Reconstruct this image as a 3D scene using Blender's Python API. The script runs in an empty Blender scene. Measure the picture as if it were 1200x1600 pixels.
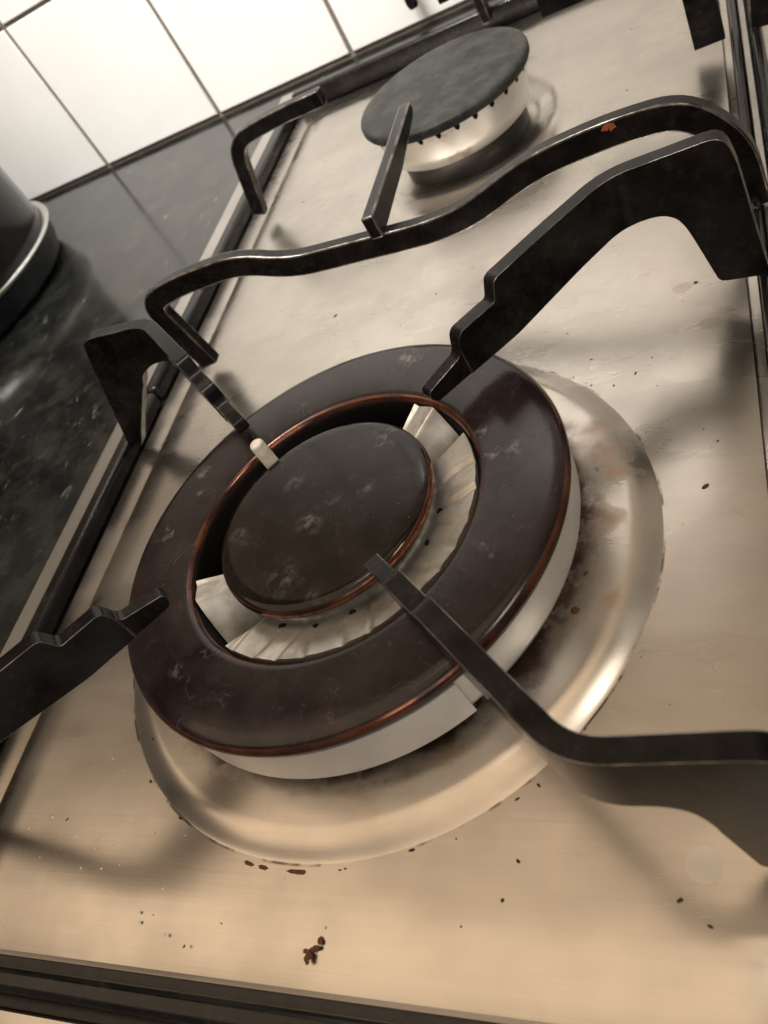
import bpy, bmesh, math, random
from mathutils import Vector, Matrix
random.seed(7)
S = 0.01                      # all building coordinates below are centimetres
scn = bpy.context.scene
COL = scn.collection

# ---------------------------------------------------------------- camera
cam_d = bpy.data.cameras.new('camera'); cam = bpy.data.objects.new('camera', cam_d); COL.objects.link(cam)
cx = Vector((0.87314569, 0.1842898, -0.45128027))
cy = Vector((0.14512212, 0.78552631, 0.60157126))
cz = Vector((0.46535597, -0.5907501, 0.65913439))
M = Matrix((cx, cy, cz)).transposed().to_4x4()
M.translation = Vector((11.817, -12.933, 16.667)) * S
cam.matrix_world = M
cam_d.sensor_fit = 'VERTICAL'; cam_d.sensor_height = 36; cam_d.sensor_width = 27
cam_d.lens = 36 * 1350 / 1600
cam_d.clip_start = 0.01; cam_d.clip_end = 20
cam_d.dof.use_dof = True; cam_d.dof.focus_distance = 0.225; cam_d.dof.aperture_fstop = 24
scn.camera = cam

# ---------------------------------------------------------------- light
w = bpy.data.worlds.new('World'); scn.world = w; w.use_nodes = True
bg = w.node_tree.nodes['Background']; bg.inputs[0].default_value = (1.0, 0.85, 0.69, 1); bg.inputs[1].default_value = 0.10

def area(name, loc, target, sx, sy, power, col):
    l = bpy.data.lights.new(name, 'AREA'); l.shape = 'RECTANGLE'; l.size = sx*S; l.size_y = sy*S
    l.energy = power; l.color = col
    o = bpy.data.objects.new(name, l); COL.objects.link(o)
    o.location = Vector(loc)*S
    o.rotation_euler = (Vector(target)-Vector(loc)).to_track_quat('-Z', 'Y').to_euler()
    return o
area('ceiling_lamp', (-62, -25, 112), (-62, -24.9, 0), 200, 120, 8.3, (1.0, 0.755, 0.515))
area('front_fill', (55, -110, 75), (0, 0, 0), 70, 70, 2.6, (1.0, 0.93, 0.84))  # unseen fill added behind the camera to brighten camera-facing sides of the burner
area('hood_lamp', (42, -8, 55), (6, 2, 0), 12, 12, .75, (1.0, 0.90, 0.76))
area('wall_lamp', (-14, 4, 78), (-16, 39.5, 0), 30, 10, 1.5, (1.0, 0.985, 0.945)).data.spread = math.radians(62)
scn.view_settings.view_transform = 'Standard'; scn.view_settings.look = 'None'
scn.view_settings.exposure = 0.26; scn.view_settings.gamma = 1.0

# ---------------------------------------------------------------- material helpers
class NT:
    def __init__(s, name):
        s.m = bpy.data.materials.new(name); s.m.use_nodes = True
        s.t = s.m.node_tree; s.n = s.t.nodes; s.b = s.n['Principled BSDF']
        s.co = s.new('ShaderNodeTexCoord').outputs['Object']
        mp = s.new('ShaderNodeMapping'); mp.inputs['Scale'].default_value = (100, 100, 100)
        s.t.links.new(s.co, mp.inputs['Vector']); s.cm = mp.outputs[0]        # centimetre coordinates
    def new(s, k, **kw):
        o = s.n.new(k)
        for a, v in kw.items(): setattr(o, a, v)
        return o
    def put(s, sock, v):
        if isinstance(v, bpy.types.NodeSocket): s.t.links.new(v, sock)
        elif isinstance(v, (tuple, list)) and len(v) == 3 and sock.type == 'RGBA': sock.default_value = (*v, 1)
        else: sock.default_value = v
    def noise(s, scale, detail=3, rough=.55, vec=None, stretch=None, dist=0):
        n = s.new('ShaderNodeTexNoise'); v = vec or s.cm
        if stretch:
            mp = s.new('ShaderNodeMapping'); mp.inputs['Scale'].default_value = stretch; s.put(mp.inputs['Vector'], v); v = mp.outputs[0]
        s.put(n.inputs['Vector'], v); n.inputs['Scale'].default_value = scale; n.inputs['Detail'].default_value = detail
        n.inputs['Roughness'].default_value = rough; n.inputs['Distortion'].default_value = dist
        return n.outputs['Fac']
    def math(s, op, a, b=0.0, clamp=False):
        n = s.new('ShaderNodeMath', operation=op, use_clamp=clamp); s.put(n.inputs[0], a); s.put(n.inputs[1], b); return n.outputs[0]
    def ramp(s, v, a, b, c=0.0, d=1.0, smooth=True):
        n = s.new('ShaderNodeMapRange', interpolation_type='SMOOTHSTEP' if smooth else 'LINEAR'); s.put(n.inputs['Value'], v)
        n.inputs[1].default_value = a; n.inputs[2].default_value = b; n.inputs[3].default_value = c; n.inputs[4].default_value = d
        return n.outputs[0]
    def mix(s, f, a, b):
        n = s.new('ShaderNodeMix', data_type='RGBA'); s.put(n.inputs[0], f); s.put(n.inputs[6], a); s.put(n.inputs[7], b); return n.outputs[2]
    def mixf(s, f, a, b):
        n = s.new('ShaderNodeMix', data_type='FLOAT'); s.put(n.inputs[0], f); s.put(n.inputs[2], a); s.put(n.inputs[3], b); return n.outputs[0]
    def rad(s, cxy=(0, 0), vec=None):
        sp = s.new('ShaderNodeSeparateXYZ'); s.put(sp.inputs[0], vec or s.cm)
        x = s.math('SUBTRACT', sp.outputs[0], cxy[0]); y = s.math('SUBTRACT', sp.outputs[1], cxy[1])
        return s.math('SQRT', s.math('ADD', s.math('MULTIPLY', x, x), s.math('MULTIPLY', y, y)))
    def wobble(s, amount, scale):
        n = s.new('ShaderNodeTexNoise'); s.put(n.inputs['Vector'], s.cm); n.inputs['Scale'].default_value = scale; n.inputs['Detail'].default_value = 3
        a = s.new('ShaderNodeVectorMath', operation='SUBTRACT'); s.put(a.inputs[0], n.outputs['Color']); a.inputs[1].default_value = (.5, .5, .5)
        b = s.new('ShaderNodeVectorMath', operation='SCALE'); s.put(b.inputs[0], a.outputs[0]); b.inputs['Scale'].default_value = amount
        c = s.new('ShaderNodeVectorMath', operation='ADD'); s.put(c.inputs[0], s.cm); s.put(c.inputs[1], b.outputs[0]); return c.outputs[0]
    def blobs(s, pts, vec, soft=.5):
        out = None
        for (x, y, r) in pts:
            m = s.ramp(s.rad((x, y), vec), r, r*(1-soft))
            out = m if out is None else s.math('MAXIMUM', out, m)
        return out
    def bump(s, h, strength, dist):
        n = s.new('ShaderNodeBump'); n.inputs['Strength'].default_value = strength; n.inputs['Distance'].default_value = dist*S
        s.put(n.inputs['Height'], h); s.put(s.b.inputs['Normal'], n.outputs[0]); return n
    def set(s, **kw):
        for k, v in kw.items(): s.put(s.b.inputs[k.replace('_', ' ')], v)
        return s

def mat_steel(name, base=(.565, .515, .46), rough=.235, dirty=True):
    t = NT(name)
    brush = t.noise(13, 2, .6, stretch=(.011, 1, 1)); cloud = t.noise(.32, 3, .6); fine = t.noise(3.0, 4, .65)
    col = t.mix(t.ramp(cloud, .35, .68), base, tuple(c*.86 for c in base))
    col = t.mix(t.math('MULTIPLY', brush, .26), col, tuple(c*.6 for c in base))
    ro = t.math('ADD', t.math('MULTIPLY', cloud, .12), rough-.05)
    ro = t.math('ADD', ro, t.math('MULTIPLY', brush, .03))
    if dirty:
        wv = t.wobble(1.5, .9)
        brown = t.blobs([(6.75, 2.6, .75), (6.95, 1.75, .5), (6.3, 3.5, .8), (6.9, -2.0, .5), (6.6, .4, .6)], wv, .9)
        brown = t.math('MULTIPLY', brown, t.ramp(fine, .3, .6, .35, .55))
        col = t.mix(brown, col, (.26, .12, .045))
        r = t.rad((0, 0), t.wobble(1.3, .9))
        soot = t.ramp(r, 6.85, 6.05); soot = t.math('MULTIPLY', soot, t.ramp(t.noise(1.1, 4, .7), .35, .52))
        col = t.mix(soot, col, (.035, .014, .009))
        tan = t.math('MULTIPLY', t.ramp(r, 8.0, 6.0), t.ramp(t.noise(.7, 4, .7), .45, .75, 0, .5))
        col = t.mix(tan, col, (.34, .20, .09))
        r2 = t.rad((0, 0)); edge = t.ramp(t.math('ABSOLUTE', t.math('SUBTRACT', r2, 8.05)), .05, .01)
        gr = t.math('MULTIPLY', edge, t.ramp(t.noise(.8, 4, .6), .47, .60, 0, .8))
        col = t.mix(gr, col, (.05, .022, .012))
        spots = t.blobs([(8.67, -7.66, .36)], t.cm, .12); col = t.mix(t.math('MULTIPLY', spots, .3), col, (.85, .82, .76))
        dul = t.blobs([(9.35, 7.0, .33), (8.6, 8.8, .3)], t.wobble(.3, 1.5), .3); col = t.mix(t.math('MULTIPLY', dul, .45), col, (.34, .27, .2))
        ro = t.math('ADD', ro, t.math('MULTIPLY', t.math('MAXIMUM', soot, brown), .35))
        ro = t.math('ADD', ro, t.math('MULTIPLY', spots, .12))
        sx = t.new('ShaderNodeSeparateXYZ'); t.put(sx.inputs[0], t.cm)
        ln = t.ramp(t.math('ABSOLUTE', t.math('ADD', sx.outputs[0], 11.30)), .10, .02); ln = t.math('MULTIPLY', ln, t.ramp(t.noise(.5, 3), .38, .6, .1, .75))
        col = t.mix(ln, col, (.30, .13, .03))
        wipe = t.ramp(t.noise(.16, 3, .6, stretch=(.5, 1.6, 1)), .42, .66, 0, .10); ro = t.math('ADD', ro, wipe)
    t.set(Base_Color=col, Metallic=(t.math('SUBTRACT', 1.0, t.math('MULTIPLY', t.math('MAXIMUM', t.math('MAXIMUM', brown, soot), t.math('MULTIPLY', spots, .6)), .75)) if dirty else 1.0), Roughness=ro)
    t.bump(brush, .025, .02)
    return t.m
STEEL = mat_steel('brushed_steel')
TRIM = mat_steel('steel_trim', (.55, .52, .47), .34, False)

def mat_enamel(name, base, rough, edges=(), rim=(.27, .105, .06), scuffs=(), haze=.3, spec=.4, zcut=False, rv=.16, sm=.5):
    t = NT(name)
    n1 = t.noise(.8, 4, .65); n2 = t.noise(7, 5, .7); n3 = t.noise(2.2, 5, .7, dist=.6)
    col = t.mix(t.ramp(n1, .35, .7), base, tuple(c*1.7+.004 for c in base))
    smear = t.math('MULTIPLY', t.ramp(n3, .60, .78), haze); col = t.mix(smear, col, (.09, .078, .072))
    met = 0.0; ro = t.math('ADD', rough, t.math('MULTIPLY', n3, rv))
    if edges:
        r = t.rad(); e = None
        for (r0, wd) in edges:
            m = t.ramp(t.math('ABSOLUTE', t.math('SUBTRACT', r, r0)), wd, wd*.35); e = m if e is None else t.math('MAXIMUM', e, m)
        sz = t.new('ShaderNodeSeparateXYZ'); t.put(sz.inputs[0], t.cm); e = t.math('MULTIPLY', e, t.ramp(sz.outputs[2], 2.18, 2.3) if zcut else 1.0)
        e = t.math('MULTIPLY', e, t.ramp(t.noise(1.2, 4, .7), .28, .58, .25, 1))
        rc = t.mix(t.ramp(t.noise(.5, 2), .4, .62), rim, (.085, .042, .040))
        col = t.mix(e, col, rc); met = t.math('MULTIPLY', e, .9); ro = t.mixf(e, ro, .15)
    if scuffs:
        wv = t.wobble(.9, 1.6)
        sc = t.math('MULTIPLY', t.blobs(scuffs, wv, .95), t.ramp(t.noise(2.4, 7, .78), .45, .64))
        hair = t.ramp(t.math('ABSOLUTE', t.math('SUBTRACT', t.noise(.55, 3, .5, dist=1.5), .5)), .0065, .0015)
        hair = t.math('MULTIPLY', hair, t.ramp(t.noise(.9, 3, .6), .48, .62)); sc = t.math('MAXIMUM', sc, t.math('MULTIPLY', hair, .2))
        col = t.mix(t.math('MULTIPLY', sc, sm), col, (.34, .33, .33)); ro = t.math('ADD', ro, t.math('MULTIPLY', sc, .3))
    dust = t.ramp(t.noise(13, 2, .5), .77, .80); col = t.mix(t.math('MULTIPLY', dust, .5), col, (.5, .48, .45))
    t.set(Base_Color=col, Metallic=met, Roughness=ro, Specular_IOR_Level=spec); t.bump(n2, .05, .02)
    return t.m
RING = mat_enamel('burnt_enamel_ring', (.0125, .0070, .0074), .12, [(6.45, .085), (4.30, .075)],
    scuffs=[(4.55, 1.05, .26), (5.1, 1.2, .42), (4.0, 1.9, .35), (4.75, -1.75, .36), (-5.1, 2.6, .35), (-4.9, 1.75, .2), (-3.2, -4.3, .4), (1.4, 5.6, .5), (-5.6, .3, .3)], zcut=True, spec=.32)
CAP = mat_enamel('black_enamel_cap', (.0075, .0048, .0036), .04, [(3.13, .09)], rim=(.24, .095, .055),
    scuffs=[(-2.5, -.5, .42), (-.55, -2.1, .7), (1.5, 2.1, .55), (.25, .25, .35), (1.2, .4, .4), (-.2, -.4, .6), (.6, -2.7, .3), (-1.0, 1.2, .5)], haze=.14, spec=.22, rv=.04, sm=.26)
def mat_rcap():
    t = NT('dull_mottled_cap'); n1 = t.noise(1.0, 5, .75, dist=.4); n2 = t.noise(3.5, 5, .7)
    col = t.mix(t.ramp(n1, .40, .62), (.012, .012, .0115), (.040, .041, .037))
    col = t.mix(t.ramp(n2, .56, .74, 0, .7), col, (.006, .006, .006))
    t.set(Base_Color=col, Roughness=t.math('ADD', .36, t.math('MULTIPLY', n1, .3)), Specular_IOR_Level=.25); t.bump(n2, .3, .05); return t.m
RCAP = mat_rcap()
def mat_iron(name, lo, hi, wear, sp=.15):
    t = NT(name); n1 = t.noise(.9, 4, .65); n2 = t.noise(6, 5, .7); n3 = t.noise(2.4, 5, .75)
    col = t.mix(t.ramp(n1, .38, .7), lo, hi)
    col = t.mix(t.math('MULTIPLY', t.ramp(n3, .5, .68), wear), col, (.22, .19, .17))
    dust = t.ramp(t.noise(9, 2), .76, .80); col = t.mix(t.math('MULTIPLY', dust, .4), col, (.3, .28, .26))
    t.set(Base_Color=col, Roughness=t.math('ADD', .12, t.math('MULTIPLY', n1, .24)), Specular_IOR_Level=sp)
    t.bump(n2, .12, .03); return t.m
IRON = mat_iron('black_enamel_iron', (.0045, .004, .0045), (.014, .012, .0115), .05)
RAILM = mat_iron('black_enamel_rail', (.0045, .004, .0045), (.012, .0105, .010), .04, .3)
WORN = mat_iron('worn_iron_edge', (.06, .054, .05), (.32, .29, .27), .9)
WORN.node_tree.nodes['Principled BSDF'].inputs['Metallic'].default_value = .75
def mat_plain(name, col, rough, metal=0., bump=0., scale=4, var=.25):
    t = NT(name); n = t.noise(scale, 4, .65)
    t.set(Base_Color=t.mix(t.ramp(n, .35, .68), col, tuple(c*(1-var) for c in col)), Roughness=t.math('ADD', rough, t.math('MULTIPLY', n, .08)), Metallic=metal)
    if bump: t.bump(n, bump, .03)
    return t.m
ALU = mat_plain('dull_aluminium', (.76, .76, .75), .36, .45, .0, 1.2, .06)
BLACK = mat_plain('matt_black', (.005, .0042, .004), .6); BLACK.node_tree.nodes['Principled BSDF'].inputs['Specular IOR Level'].default_value = .12  # even matt black for inner burner parts, holes and notches
TROUGH = mat_plain('dark_trough', (.03, .028, .026), .4, .3)
CERAMIC = mat_plain('electrode_ceramic', (.78, .72, .62), .35)
CHROME = mat_plain('chrome', (.78, .78, .76), .12, 1.)
DARKBLUE = mat_plain('blue_black_enamel', (.008, .010, .013), .16)
GREY = mat_plain('grey_metal_paint', (.20, .18, .175), .38)
RUSTO = mat_plain('orange_residue', (.42, .10, .035), .7, 0, .4, 9)
CRUMB = mat_plain('burnt_crumb', (.035, .018, .010), .8, 0, .4, 20)
RUSTY = mat_plain('reddish_crumb', (.13, .045, .018), .8, 0, .4, 20)
SALT = mat_plain('pale_grain', (.85, .82, .76), .5)
GROUT = mat_plain('grey_brown_grout', (.20, .165, .14), .95, 0, .2, 3)
TILE = mat_plain('white_glazed_tile', (.88, .87, .85), .12, 0, .03, .15, .04)
def mat_crown():
    t = NT('scorched_pale_crown'); sp = t.noise(1.3, 4, .7); st = t.noise(2.2, 3, .6)
    col = t.mix(t.ramp(sp, .36, .7), (.50, .475, .43), (.35, .32, .28))
    col = t.mix(t.ramp(st, .58, .8, 0, .45), col, (.22, .17, .115))
    t.set(Base_Color=col, Metallic=.65, Roughness=t.math('ADD', .3, t.math('MULTIPLY', sp, .2))); t.bump(t.noise(5, 4, .7), .12, .04); return t.m
CROWN = mat_crown()
def mat_rearbody():
    t = NT('stained_bright_steel'); n = t.noise(.9, 4, .7)
    t.set(Base_Color=t.mix(t.ramp(n, .54, .74, 0, .7), (.82, .81, .79), (.42, .26, .15)), Metallic=.6, Roughness=.33); return t.m
RBODY = mat_rearbody()
def mat_counter():
    t = NT('black_speckled_stone'); wv = t.wobble(1.2, .8)
    v = t.new('ShaderNodeTexVoronoi'); t.put(v.inputs['Vector'], wv); v.inputs['Scale'].default_value = .75; v.inputs['Randomness'].default_value = 1
    big = t.noise(.55, 5, .7, vec=wv); fl = t.noise(1.5, 5, .75, stretch=(1.6, .6, 1), dist=.8)
    col = t.mix(t.ramp(big, .42, .66), (.007, .0073, .007), (.020, .021, .017))
    f = t.math('MULTIPLY', t.ramp(fl, .56, .66), t.ramp(v.outputs['Distance'], .5, .15))
    col = t.mix(t.math('MULTIPLY', f, .8), col, (.15, .138, .105))
    f2 = t.ramp(t.noise(4, 3, .6), .70, .76); col = t.mix(t.math('MULTIPLY', f2, .5), col, (.16, .15, .13))
    t.set(Base_Color=col, Roughness=t.math('ADD', .10, t.math('MULTIPLY', big, .10)), IOR=1.62); t.bump(t.noise(2, 3), .03, .02); return t.m
COUNTER = mat_counter()

# ---------------------------------------------------------------- mesh helpers (cm in, m out)
def obj(name, verts, faces, mat, parent=None, smooth=True, sharp=35, bevel=0, origin=None, seg=2):
    o_ = Vector(origin) if origin else Vector((0, 0, 0))
    me = bpy.data.meshes.new(name); me.from_pydata([tuple((Vector(v)-o_)*S) for v in verts], [], faces)
    bm = bmesh.new(); bm.from_mesh(me); bmesh.ops.remove_doubles(bm, verts=bm.verts, dist=1e-6)
    bmesh.ops.recalc_face_normals(bm, faces=bm.faces); bm.to_mesh(me); bm.free()
    me.materials.append(mat)
    for p in me.polygons: p.use_smooth = smooth
    if smooth and sharp: me.set_sharp_from_angle(angle=math.radians(sharp))
    o = bpy.data.objects.new(name, me); COL.objects.link(o)
    if parent:
        o.parent = parent; base = parent.location.copy()
        if parent.parent: base += parent.parent.location
        o.location = o_*S - base
    else: o.location = o_*S
    if bevel and mat is IRON: me.materials.append(WORN)
    if bevel:
        m = o.modifiers.new('bevel', 'BEVEL'); m.width = bevel*S; m.segments = seg; m.limit_method = 'ANGLE'; m.material = -1; m.angle_limit = math.radians(40); m.harden_normals = False; m.material = 1 if mat is IRON else -1
    return o
def thing(name, label, cat, loc=(0, 0, 0), group=None):
    o = bpy.data.objects.new(name, None); COL.objects.link(o); o.empty_display_size = .01; o.location = Vector(loc)*S
    o['label'] = label; o['category'] = cat
    if group: o['group'] = group
    return o
def tag(o, label, cat, group=None):
    o['label'] = label; o['category'] = cat
    if group: o['group'] = group
    return o
def boxv(x0, x1, y0, y1, z0, z1):
    return [(x, y, z) for x in (x0, x1) for y in (y0, y1) for z in (z0, z1)], [(0,1,3,2),(4,6,7,5),(0,4,5,1),(2,3,7,6),(0,2,6,4),(1,5,7,3)]
def box(name, x0, x1, y0, y1, z0, z1, mat, parent=None, bevel=.06):
    v, f = boxv(x0, x1, y0, y1, z0, z1); return obj(name, v, f, mat, parent, bevel=bevel, sharp=40)
def lathe(name, prof, mat, parent=None, c=(0, 0), n=128, closed=False, sharp=50, origin=None):
    v = []; f = []; m = len(prof)
    for i in range(n):
        a = 2*math.pi*i/n
        for (r, z) in prof: v.append((c[0]+r*math.cos(a), c[1]+r*math.sin(a), z))
    for i in range(n):
        j = (i+1) % n
        for k in range(m if closed else m-1):
            l = (k+1) % m; f.append((i*m+k, j*m+k, j*m+l, i*m+l))
    return obj(name, v, f, mat, parent, sharp=sharp, origin=origin)
def interp(pts, s):
    if s <= pts[0][0]: return pts[0][1]
    for (a, za), (b, zb) in zip(pts, pts[1:]):
        if s <= b: return za+(zb-za)*(s-a)/(b-a) if b > a else zb
    return pts[-1][1]
def round_poly(pts, r, n=6):
    out = [pts[0]]
    for a, b, c in zip(pts, pts[1:], pts[2:]):
        A, B, C_ = Vector(a), Vector(b), Vector(c); rr = min(r, (A-B).length*.45, (C_-B).length*.45)
        p = B+(A-B).normalized()*rr; q = B+(C_-B).normalized()*rr
        for i in range(n+1):
            t = i/n; out.append(tuple(p*(1-t)**2+B*2*t*(1-t)+q*t*t))
    out.append(pts[-1]); return out
def strip(name, path, w, t, mat, parent, up=(0, 1, 0), widths=None, bevel=.07):
    """flat bar swept along a 3-D path; w in the plane across the path, t along `up`"""
    P = [Vector(p) for p in path]; U = Vector(up); v = []; f = []; n = len(P)
    for i, p in enumerate(P):
        d = (P[min(i+1, n-1)]-P[max(i-1, 0)]).normalized(); N = d.cross(U).normalized()
        ww = widths[i] if widths else w
        for a, b in ((-1, -1), (1, -1), (1, 1), (-1, 1)): v.append(p+N*a*ww/2+U*b*t/2)
    for i in range(n-1):
        for k in range(4): l = (k+1) % 4; f.append((i*4+k, i*4+l, i*4+4+l, i*4+4+k))
    f += [(0, 1, 2, 3), (n*4-4, n*4-3, n*4-2, n*4-1)]
    return obj(name, v, f, mat, parent, bevel=bevel, sharp=40, seg=3)

# ---------------------------------------------------------------- setting: counter and tiled wall
CZ, WY = -0.5, 39.6
v, f = boxv(-150, 90, -60, WY-.05, CZ-4, CZ)
ct = obj('countertop', v, f, COUNTER); ct['kind'] = 'structure'
v, f = boxv(-62, 90, WY, WY+4, CZ-4, 110)
wall = obj('wall', v, f, GROUT); wall['kind'] = 'structure'
tm = None; TW = 10.2
for ix in range(-5, 7):
    for iz in range(0, 9):
        x0 = -10.25+ix*TW+.16; z0 = CZ+.30+iz*TW
        if tm is None:
            v, f = boxv(0, TW-.25, -.15, 0, 0, TW-.25); o = obj('tile', v, f, TILE, wall, bevel=.06); tm = o
        else:
            o = tm.copy(); COL.objects.link(o); o.parent = wall
        o.location = Vector((x0, WY, z0))*S
        o.rotation_euler = (random.uniform(-.0015, .0015), 0, random.uniform(-.0015, .0015))

# ---------------------------------------------------------------- hob
hob = thing('gas_hob', 'brushed stainless steel gas hob with pressed tray and dark edge channels', 'hob')
box('base_pan', -13.6, 33.4, -15.5, 36.0, -.48, -.36, TROUGH, hob, 0)
box('side_strip', -14.45, -13.42, -17, 36.9, -.49, .0, TRIM, hob, .08)
box('front_strip', -13.40, 33.4, -17, -11.68, -.49, .02, STEEL, hob, .10)
box('back_strip', -13.40, 33.4, 35.3, 36.9, -.49, .0, TRIM, hob, .08)
box('divider_strip', 11.02, 11.30, -11.66, 35.28, -.49, .25, TRIM, hob, .05)
def rrect(x0, x1, y0, y1, r, off=0, n=14):
    p = []
    for (cx_, cy_, a0) in ((x1-r, y1-r, 0), (x0+r, y1-r, 90), (x0+r, y0+r, 180), (x1-r, y0+r, 270)):
        for i in range(n+1):
            a = math.radians(a0+90*i/n); p.append((cx_+(r+off)*math.cos(a), cy_+(r+off)*math.sin(a)))
    return p
def sdist(x, y, x0, x1, y0, y1, r):
    qx = abs(x-(x0+x1)/2)-(x1-x0)/2+r; qy = abs(y-(y0+y1)/2)-(y1-y0)/2+r
    return -(math.hypot(max(qx, 0), max(qy, 0))+min(max(qx, qy), 0)-r)
RB = (-.3, 22.9)
def tray(x0, x1, y0, y1, r, step, burners, fl):
    nx = int((x1-x0)/step); ny = int((y1-y0)/step); v = []; idx = {}; f = []
    for i in range(nx+1):
        for j in range(ny+1):
            x = x0+(x1-x0)*i/nx; y = y0+(y1-y0)*j/ny; d = sdist(x, y, x0, x1, y0, y1, r)
            z = -.28*(.4 if x > (x0+x1)/2 and x1-x < 1.6 and y1-y > 1.6 and y-y0 > 1.6 else 1)*max(0, 1-max(d, 0)/1.6)**2.0 - .03
            for (bx, by) in burners:
                q = math.hypot(x-bx, y-by)
                z += .16/(1+math.exp((q-5.6)/.34)) - .34*math.exp(-(max(0, q-3.2)/.75)**2)
            if d > -.06: idx[(i, j)] = len(v); v.append((x, y, z))
    for i in range(nx):
        for j in range(ny):
            k = [(i, j), (i+1, j), (i+1, j+1), (i, j+1)]
            if all(q in idx for q in k): f.append(tuple(idx[q] for q in k))
    obj('pressed_tray', v, f, STEEL, hob, sharp=0)
    inn = rrect(x0, x1, y0, y1, r, -.12); out = rrect(x0-fl[0], x1+fl[1], y0-fl[2], y1+fl[3], r+min(fl)); n = len(inn)
    v = [(p[0], p[1], -.305) for p in inn]+[(p[0], p[1], -.27) for p in out]+[(p[0], p[1], -.345) for p in out]; f = []
    for k in range(2):
        for i in range(n): j = (i+1) % n; f.append((k*n+i, k*n+j, (k+1)*n+j, (k+1)*n+i))
    obj('tray_flange', v, f, STEEL, hob, sharp=30)
tray(-11.35, 10.34, -10.5, 32.8, 1.5, .16, [RB], (.95, .28, .06, .9))
tray(11.95, 33, -10.5, 32.8, 1.5, .5, [], (.2, .3, .06, .9))
# raised pressing under the big burner
def press(r):
    u = max(8.05-r, 0); t = min(u/.8, 1)**.72; return -.035+.25*t*t*(3-2*t)+.07*min(u/2.2, 1)
prof = [(.01, .285), (3, .285), (5.5, .285)]+[(5.8+2.25*(i/44)**.6, press(5.8+2.25*(i/44)**.6)) for i in range(45)]+[(8.07, -.05)]
lathe('raised_pressing', prof, STEEL, hob, n=200, sharp=0)

# ---------------------------------------------------------------- big burner
wb = thing('wok_burner', 'large round gas burner with brown-black enamel ring and black centre cap', 'burner')
lathe('burner_base', [(5.7, .2), (5.75, .5), (5.6, .95), (4.7, 1.0), (4.6, .45), (.05, .42)], BLACK, wb)
lathe('ring_inner_wall', [(4.215, 1.0), (4.205, 1.3), (4.205, 2.16), (4.225, 2.2)], BLACK, wb, n=160)
lathe('aluminium_band', [(5.6, .80), (6.18, .78), (6.27, .83), (6.33, 1.0), (6.36, 1.9), (6.36, 2.16), (6.1, 2.2), (5.4, 2.2)], ALU, wb, n=180)
v = []; f = []; nb = 40
for i in range(nb+1):
    a = math.radians(-140+91.0*i/nb); q = .11*(i/nb)
    for (r, z) in ((6.25+q, .80), (6.27+q, .74), (6.345+q, .82), (6.372+q, 1.9), (6.372+q, 2.05), (6.2+q, 2.05)): v.append((r*math.cos(a), r*math.sin(a), z))
for i in range(nb):
    for k in range(6): l = (k+1) % 6; f.append((i*6+k, i*6+l, i*6+6+l, i*6+6+k))
f += [tuple(range(6)), tuple(nb*6+k for k in range(6))]
obj('band_overlap', v, f, ALU, wb)
lathe('ring_cap', [(4.42, 1.1), (4.26, 1.35), (4.23, 2.05), (4.24, 2.26), (4.28, 2.37), (4.36, 2.43), (4.5, 2.45), (5.3, 2.485), (6.05, 2.475), (6.22, 2.455), (6.36, 2.40), (6.45, 2.30), (6.475, 2.2), (6.45, 2.10), (6.38, 2.06), (6.0, 2.06), (5.0, 2.0), (4.6, 1.1)], RING, wb, n=200, closed=True, sharp=60)
EARS = [math.radians(53), math.radians(-149)]
random.seed(21)
FL = [(math.radians(q+random.uniform(-2, 2)), random.uniform(.045, .09), math.radians(random.uniform(1.0, 1.7))) for q in (-116, -106, -95, -83, -72, -58, -44, -33, -21, -9, 3, 14)]
def crown_z(r, a):
    z = 2.16-(r-2.55)*.74+.10*math.sin((r-2.5)*1.6)
    for e, sg in zip(EARS, (-1, 1)):
        dd = math.degrees(((a-e+math.pi) % (2*math.pi)-math.pi)*-sg); d = max(dd, 0)      # degrees in from the end of the crown
        if d < 9: k = 1-.12*(d/9)
        elif d < 11.5: k = .88+.06*(d-9)/2.5
        else: k = .94*max(0, math.cos(math.radians(min(90, (d-11.5)*2.6))))**1.3
        top = 2.40-.34*(4.2-min(r, 4.2)); z += k*max(0, top-z)
        if -30 < dd < 0: z -= .10*(-dd)*min(1, (r-2.3)/.8)
    amp = min(1, max(0, (r-2.8)/.4))*min(1, max(0, (4.7-r)/.4))
    for (fa, h, wd) in FL:
        d = (a-fa+math.pi) % (2*math.pi)-math.pi; d += .03*math.sin(r*2.4+fa*9)
        z -= h*amp*math.exp(-(d/wd)**2); z += .4*h*amp*math.exp(-((d-2.2*wd)/(1.6*wd))**2)
    return z+.012*math.sin(a*9+r*2.0)*amp
na, nr = 320, 22; A0, A1 = EARS[1]-math.radians(11), EARS[0]+math.radians(11); v = []; f = []
for i in range(na+1):
    a = A0+(A1-A0)*i/na
    for k in range(nr+1):
        r = 2.45+1.72*k/nr; v.append((r*math.cos(a), r*math.sin(a), crown_z(r, a)))
    v.append((4.17*math.cos(a), 4.17*math.sin(a), .3)); v.append((2.4*math.cos(a), 2.4*math.sin(a), .3))
m = nr+3
for i in range(na):
    for k in range(m): l = (k+1) % m; f.append((i*m+k, i*m+l, (i+1)*m+l, (i+1)*m+k))
f += [tuple(range(m)), tuple(na*m+k for k in range(m))]
crown = obj('burner_crown', v, f, CROWN, wb, sharp=50)
v = []; f = []
for i in range(13):                       # the bridge beside the spark electrode
    a = math.radians(118+34*i/12); d = abs(i-6)/6
    for (r, z) in ((2.4, .3), (2.45, 2.1-.2*d), (3.2, 2.12-.5*d**.8), (4.18, 2.1-.9*d**.8), (4.2, .3)): v.append((r*math.cos(a), r*math.sin(a), z))
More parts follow.
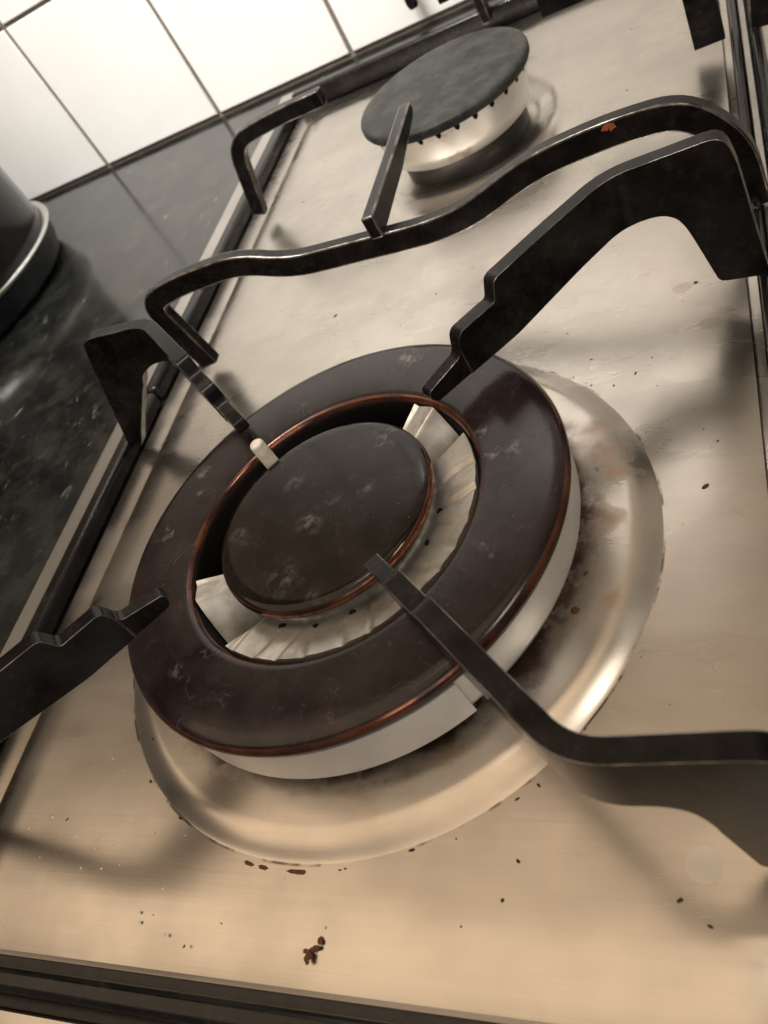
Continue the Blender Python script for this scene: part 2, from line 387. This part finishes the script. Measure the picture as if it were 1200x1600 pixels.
for i in range(12):
    for k in range(5): l = (k+1) % 5; f.append((i*5+k, i*5+l, i*5+5+l, i*5+5+k))
f += [tuple(range(5)), tuple(60+k for k in range(5))]
obj('crown_bridge', v, f, CROWN, wb, sharp=50)
lathe('burner_core', [(2.44, .3), (2.44, 2.42), (.05, 2.45)], BLACK, wb, n=64)
for (x, y) in ((2.64, -.9), (2.94, -.06), (1.11, -2.47), (.24, -2.74), (-.66, -2.78), (-1.54, -2.5), (2.1, -1.9)):
    a = math.atan2(y, x); r = 3.12; zc = crown_z(r, a); ca, sa = math.cos(a), math.sin(a); v = []; f = []
    nrm = Vector((.53*ca, .53*sa, .85)); tx = Vector((-sa, ca, 0)); ty = nrm.cross(tx); P = Vector((r*ca, r*sa, zc))
    for i in range(12):
        t = 2*math.pi*i/12; q = tx*math.cos(t)*.095+ty*math.sin(t)*.095; v += [P+q+nrm*.012, P+q-nrm*.2]
    for i in range(12): j = (i+1) % 12; f.append((2*i, 2*j, 2*j+1, 2*i+1))
    f.append(tuple(2*i for i in range(12)))
    obj('flame_hole', v, f, BLACK, crown, sharp=30)
lathe('centre_cap', [(.02, 2.775), (1.5, 2.77), (2.7, 2.755), (2.88, 2.745), (2.99, 2.725), (3.07, 2.68), (3.115, 2.61), (3.125, 2.53), (3.10, 2.45), (3.0, 2.40), (2.4, 2.38), (.02, 2.38)], CAP, wb, n=180, sharp=0)
P0 = Vector((-3.42, 3.50, 1.5)); P1 = Vector((-2.86, 2.95, 2.82))
def rod(name, a, b, r, mat, parent, n=16, bev=.05):
    a, b = Vector(a), Vector(b); d = (b-a).normalized(); t = d.orthogonal().normalized(); u = d.cross(t); v = []; f = []; L = (b-a).length
    st = [(0, r), (L-bev, r), (L-bev*.3, r*.86), (L, r*.6)]
    for (h, rr) in st:
        for i in range(n): q = 2*math.pi*i/n; v.append(a+d*h+(t*math.cos(q)+u*math.sin(q))*rr)
    for k in range(3):
        for i in range(n): j = (i+1) % n; f.append((k*n+i, k*n+j, k*n+n+j, k*n+n+i))
    f += [tuple(range(n)), tuple(3*n+i for i in range(n))]
    return obj(name, v, f, mat, parent, sharp=60)
el = rod('spark_electrode', (-2.80, 2.74, .6), (-2.78, 2.72, 3.08), .22, CERAMIC, wb, n=24, bev=.09)

# ---------------------------------------------------------------- rear burner
rb = thing('rear_burner', 'small gas burner with dull black cap and stained silver side near wall', 'burner', (RB[0], RB[1], 0))
O = (RB[0], RB[1], 0)
lathe('burner_foot', [(2.85, -.35), (2.9, .7), (.05, .7)], TROUGH, rb, c=RB, n=64, origin=O)  # foot coloured dark to carry the soft shadow under the burner body
rbody = lathe('burner_body', [(2.6, .64), (3.1, .62), (3.22, .7), (3.34, 1.2), (3.5, 2.0), (3.55, 2.2), (3.2, 2.22)], RBODY, rb, c=RB, n=120, origin=O)
lathe('burner_cap', [(.02, 2.72), (2.6, 2.72), (3.3, 2.70), (3.62, 2.69), (3.75, 2.65), (3.80, 2.56), (3.80, 2.36), (3.74, 2.26), (3.6, 2.22), (.02, 2.2)], RCAP, rb, c=RB, n=140, origin=O)
for k in range(-3, 12):
    a = math.radians(-112+k*13); ca, sa = math.cos(a), math.sin(a); tx = Vector((-sa, ca, 0)); P = Vector((RB[0]+3.535*ca, RB[1]+3.535*sa, 2.24)); n_ = Vector((ca, sa, 0))
    v = []
    for (zz, ww, oo) in ((0, .13, .03), (-.18, .10, .0), (-.27, .03, -.02)):
        for sg in (1, -1):
            for dd in (oo, oo-.22): v.append(P+tx*ww*sg+n_*dd+Vector((0, 0, zz)))
    obj('gas_notch', v, [(0, 2, 6, 4), (4, 6, 10, 8), (0, 4, 5, 1), (4, 8, 9, 5), (2, 3, 7, 6), (6, 7, 11, 10), (8, 10, 11, 9)], BLACK, rbody, smooth=False)

# ---------------------------------------------------------------- pan supports
TOP = [(4.0, 3.3), (4.06, 3.42), (5.0, 3.60), (5.2, 3.64), (5.3, 3.82), (5.4, 4.12), (5.55, 4.24), (6.45, 4.25), (6.7, 4.24), (6.82, 4.55), (6.9, 4.74), (7.05, 4.8), (8.85, 4.86), (10.7, 4.88)]
TOPR = TOP+[(13.4, 5.0), (13.62, 4.98), (13.78, 4.88), (13.88, 4.7), (13.98, 4.2), (14.22, .75)]
BOTR = [(4.0, 3.2), (4.12, 3.0), (6.9, 2.98), (9.3, 3.25), (11.0, 3.36), (11.8, 3.40), (12.1, 3.34), (12.35, 3.16), (12.5, 2.85), (12.62, 2.4), (12.95, .98), (13.02, .88), (13.15, .84), (14.22, .7)]
TOPL = TOP+[(13.2, 5.05), (13.5, 5.02), (13.7, 4.9), (14.0, 4.3), (15.75, .12)]
BOTL = [(4.0, 3.2), (4.12, 3.0), (6.9, 2.98), (9.3, 3.25), (11.0, 3.36), (11.8, 3.34), (12.4, 3.1), (13.0, 2.6), (14.4, 1.05), (15.1, .2), (15.2, .10), (15.75, .06)]
def arm(parent, sx, sy, top, bot, dx=0, dy=0, dz=0, th=.46, yb=7.72, k=0):
    top = round_poly(top, .16, 4); bot = round_poly(bot, .2, 4)
    smax = top[-1][0]; ss = sorted(set([p[0] for p in top]+[p[0] for p in bot]+[10.3+.1*i for i in range(14)]))
    base = yb*math.sqrt(2); rf = .65; v = []; f = []
    def plan(s):
        r = Vector((sx, sy)).normalized(); C_ = r*base; o = Vector((sx, 0))
        if s < base-rf: return r*s, r
        if s > base+rf: return C_+o*(s-base), o
        t = (s-base+rf)/(2*rf); p = C_-r*rf; q = C_+o*rf
        return p*(1-t)**2+C_*2*t*(1-t)+q*t*t, ((C_-p)*(1-t)+(q-C_)*t).normalized()
    for s_ in ss:
        p, d = plan(s_+k*max(0, min(1, (9-s_)/5))); n = Vector((-d.y, d.x)); zt = interp(top, s_)+dz; zb = interp(bot, s_)+dz
        if s_ > 12.6: zb -= dz
        t_ = th*(.86 if s_ < 5.3 else 1)
        for sg in (-1, 1):
            q = p+n*sg*t_/2
            for z in (zt, zb): v.append((q.x+dx, q.y+dy, z))
    for i in range(len(ss)-1):
        a = i*4; b = a+4
        f += [(a, b, b+1, a+1), (a+2, a+3, b+3, b+2), (a, a+2, b+2, b), (a+1, b+1, b+3, a+3)]
    f += [(0, 1, 3, 2), (len(v)-4, len(v)-2, len(v)-1, len(v)-3)]
    return obj('arm', v, f, IRON, parent, bevel=.09, sharp=40, seg=3)
fs = thing('pan_support', 'front black iron pan support whose stepped arms reach over the large burner', 'pan support', group='hob pan supports')
arm(fs, 1, 1, TOPR, BOTR)
arm(fs, -1, 1, TOPL, BOTL, dz=.15, k=.5)
arm(fs, -1, -1, TOPL, BOTL, dx=-.3, dy=.3, dz=.38, k=.32)
arm(fs, 1, -1, TOPR, BOTR, dz=.10, k=-.6)
def rail(parent, x0, x1, y0, y1, z0, z1): return box('frame_rail', x0, x1, y0, y1, z0, z1, RAILM, parent, min(.2, (x1-x0)*.3, (y1-y0)*.3))
rail(fs, -13.15, -12.42, -11.6, 10.4, -.34, .42)
rail(fs, 10.74, 10.98, -10.70, 10.4, -.34, .78)
rail(fs, -12.40, 10.98, -11.46, -10.86, -.34, .36)
rs = thing('pan_support', 'rear black iron pan support with arched bar and finger toward small burner', 'pan support', group='hob pan supports')
YA = 11.3
arch = round_poly([(-9.75, YA, .35), (-10.25, YA, 3.75), (-8.6, YA, 4.06), (-5.75, YA, 4.10), (-3.9, YA, 3.30), (1.2, YA, 2.93), (2.7, YA, 3.03), (5.2, YA, 3.92), (7.6, YA, 4.12), (9.6, YA, 4.0), (10.75, YA, 2.5), (10.86, YA, .4)], 1.1, 7)
strip('arched_bar', arch, .84, .5, IRON, rs)
strip('finger', [(-.32, 10.95, 3.80), (-.32, 11.6, 3.80), (-.34, 15, 3.82), (-.38, 18.0, 3.95), (-.40, 18.45, 3.98)], .8, .46, IRON, rs, up=(1, 0, 0), widths=[.85, .85, .75, .5, .35])
strip('finger', round_poly([(-10.85, 22.2, .45), (-9.95, 22.2, 4.0), (-7.6, 22.2, 4.25), (-5.0, 22.2, 4.28)], 1.0, 7), .72, .5, IRON, rs)
strip('finger', round_poly([(9.97, 22.2, .45), (9.9, 22.2, 4.0), (7.2, 22.2, 4.25), (4.6, 22.2, 4.28)], .6, 7), 1.1, .46, IRON, rs)
strip('finger', round_poly([(-.3, 33.3, .5), (-.3, 33.0, 4.0), (-.3, 30, 4.25), (-.3, 27.6, 4.28)], .6, 7), .8, .5, IRON, rs, up=(1, 0, 0))
rail(rs, -13.15, -12.42, 10.5, 34.2, -.34, .42)
rail(rs, 10.74, 10.98, 10.5, 33.9, -.34, .78)
rail(rs, -12.40, 10.72, 33.8, 34.6, -.34, .85)
strip('rust_spot', [(7.40, YA-.26, 4.30), (7.47, YA-.26, 4.34), (7.54, YA-.26, 4.33), (7.61, YA-.26, 4.38), (7.67, YA-.26, 4.30), (7.74, YA-.26, 4.33), (7.79, YA-.26, 4.27)], .2, .03, RUSTO, rs, widths=[.03, .12, .17, .10, .24, .14, .03], bevel=0)
ns = thing('pan_support', 'neighbouring black iron pan support cut off at the right picture edge', 'pan support', group='hob pan supports')
rail(ns, 11.36, 11.72, -10.7, 33.9, -.34, .55)
strip('arm', round_poly([(11.9, 21.9, .5), (12.3, 21.9, 4.2), (16, 21.9, 4.4)], .8, 6), 1.1, .5, IRON, ns)

# ---------------------------------------------------------------- pot on the counter
PC = (-37.6, 25.0)
POTM = mat_plain('dark_polished_metal', (.026, .024, .024), .12, .8)
pan = thing('cooking_pot', 'tall dark metal pot with thin chrome band above its blue-black base', 'pot', (PC[0], PC[1], CZ))
O = (PC[0], PC[1], CZ)
lathe('pot_base', [(.05, CZ+.02), (8.6, CZ+.02), (8.95, CZ+.15), (9.1, CZ+.5), (9.2, .35), (9.28, .42), (9.28, .6), (9.36, .7), (9.42, 1.35), (9.3, 1.42)], DARKBLUE, pan, c=PC, n=140, origin=O)
lathe('chrome_band', [(9.38, 1.34), (9.66, 1.40), (9.74, 1.52), (9.70, 1.64), (9.55, 1.68), (9.30, 1.66)], CHROME, pan, c=PC, n=140, origin=O, sharp=0)
lathe('pot_body', [(9.32, 1.5), (9.22, 1.75), (9.2, 2.2), (9.2, 9.6), (9.45, 9.8), (9.45, 10.0), (9.1, 10.05), (8.9, 9.6), (8.9, 3), (.05, 2.9)], POTM, pan, c=PC, n=140, origin=O)
# ---------------------------------------------------------------- hook on the tiles, crumbs
hk = rod('wall_hook', (-5.35, 38.7, 3.4), (-5.2, 38.4, .9), .34, IRON, None, bev=.3)
tag(hk, 'small dark rounded hook end in front of the white tiles', 'hook')

def speck(cx_, cy_, z, r, elong=1, ang=0, hgt=.5):
    v = []; f = []; n = 6; ca, sa = math.cos(ang), math.sin(ang)
    for k, (q, h) in enumerate(((1, 0), (.85, .6), (.35, 1))):
        for i in range(n):
            t = 2*math.pi*i/n; rr = r*q*random.uniform(.75, 1.25); x = rr*math.cos(t)*elong; y = rr*math.sin(t)
            v.append((cx_+x*ca-y*sa, cy_+x*sa+y*ca, z+h*r*hgt))
    for k in range(2):
        for i in range(n): j = (i+1) % n; f.append((k*n+i, k*n+j, k*n+n+j, k*n+n+i))
    f.append(tuple(2*n+i for i in range(n))); return v, f
def specks(name, items, mat, label, cat):
    V = []; F = []
    for it in items:
        v, f = speck(*it); b = len(V); V += v; F += [tuple(i+b for i in q) for q in f]
    o = obj(name, V, F, mat, sharp=0); o['kind'] = 'stuff'; tag(o, label, cat); return o
def tz(x, y):
    r = math.hypot(x, y); u = max(0, 8.05-r); return press(r) if r < 8.05 else -.03
dark = [(9.0, 8.9, .09), (-4.35, 12.55, .09), (9.0, 1.15, .10), (7.0, -5.25, .07), (5.45, -6.2, .06), (5.15, -7.75, .06), (4.9, -8.5, .07), (8.25, -8.3, .07), (8.75, -8.7, .05), (-2.6, -9.95, .05),
        (-5.6, -5.0, .06), (7.3, 5.6, .06), (7.75, 6.1, .05), (6.0, 6.6, .05), (6.7, 5.3, .05), (3.2, 12.8, .05), (6.2, -5.1, .05), (6.5, -5.55, .04)]
its = []
for (x, y, r) in dark: its.append((x, y, tz(x, y), r*.6, random.uniform(1, 2), random.uniform(0, 3)))
for i in range(70):
    x = random.uniform(-10, 10); y = random.uniform(-9.8, 30)
    if math.hypot(x, y) > 7 and math.hypot(x-RB[0], y-RB[1]) > 6: its.append((x, y, -.03, random.uniform(.012, .035), random.uniform(1, 2), random.uniform(0, 3)))
for i in range(13):
    a = math.radians(random.choice([random.uniform(-160, -95), random.uniform(-70, -20), random.uniform(20, 50), random.uniform(-95, -70)])); r = 8.13+random.gauss(0, .07)
    its.append((r*math.cos(a), r*math.sin(a), -.02, random.uniform(.012, .032), random.uniform(1, 3), a+math.pi/2))
specks('burnt_crumbs', its, CRUMB, 'scattered dark burnt crumbs lying on the steel tray', 'crumbs')
its = []
for i in range(15):
    q = random.random(); its.append((.66+.3*q+random.gauss(0, .05), -9.95+.42*q+random.gauss(0, .05), -.03+random.uniform(0, .02), random.uniform(.025, .065), random.uniform(1, 2), random.uniform(0, 3)))
for a in (-100, -97, -91, -89.5): its.append((8.2*math.cos(math.radians(a)), 8.2*math.sin(math.radians(a)), -.03, .055, 3, math.radians(a+90)))
its += [(6.1, -2.2, .29, .09, 1.1, .4), (6.3, -1.2, .28, .05, 1.4, 1)]
specks('reddish_crumbs', its, RUSTY, 'clump of reddish brown burnt crumbs near the front edge of the tray', 'crumbs')
its = []
for i in range(46):
    x = random.gauss(-4.5, 2.6); y = random.gauss(-7.2, 1.5)
    if math.hypot(x, y) > 8.3 and x > -10 and y > -10: its.append((x, y, -.03, random.uniform(.015, .04), 1, 0, 1))
its.append((-4.35, -2.95, 2.46, .05, 1.2, .5, .4))
specks('salt_grains', its, SALT, 'tiny pale grains sprinkled on the front left of the tray', 'grains')
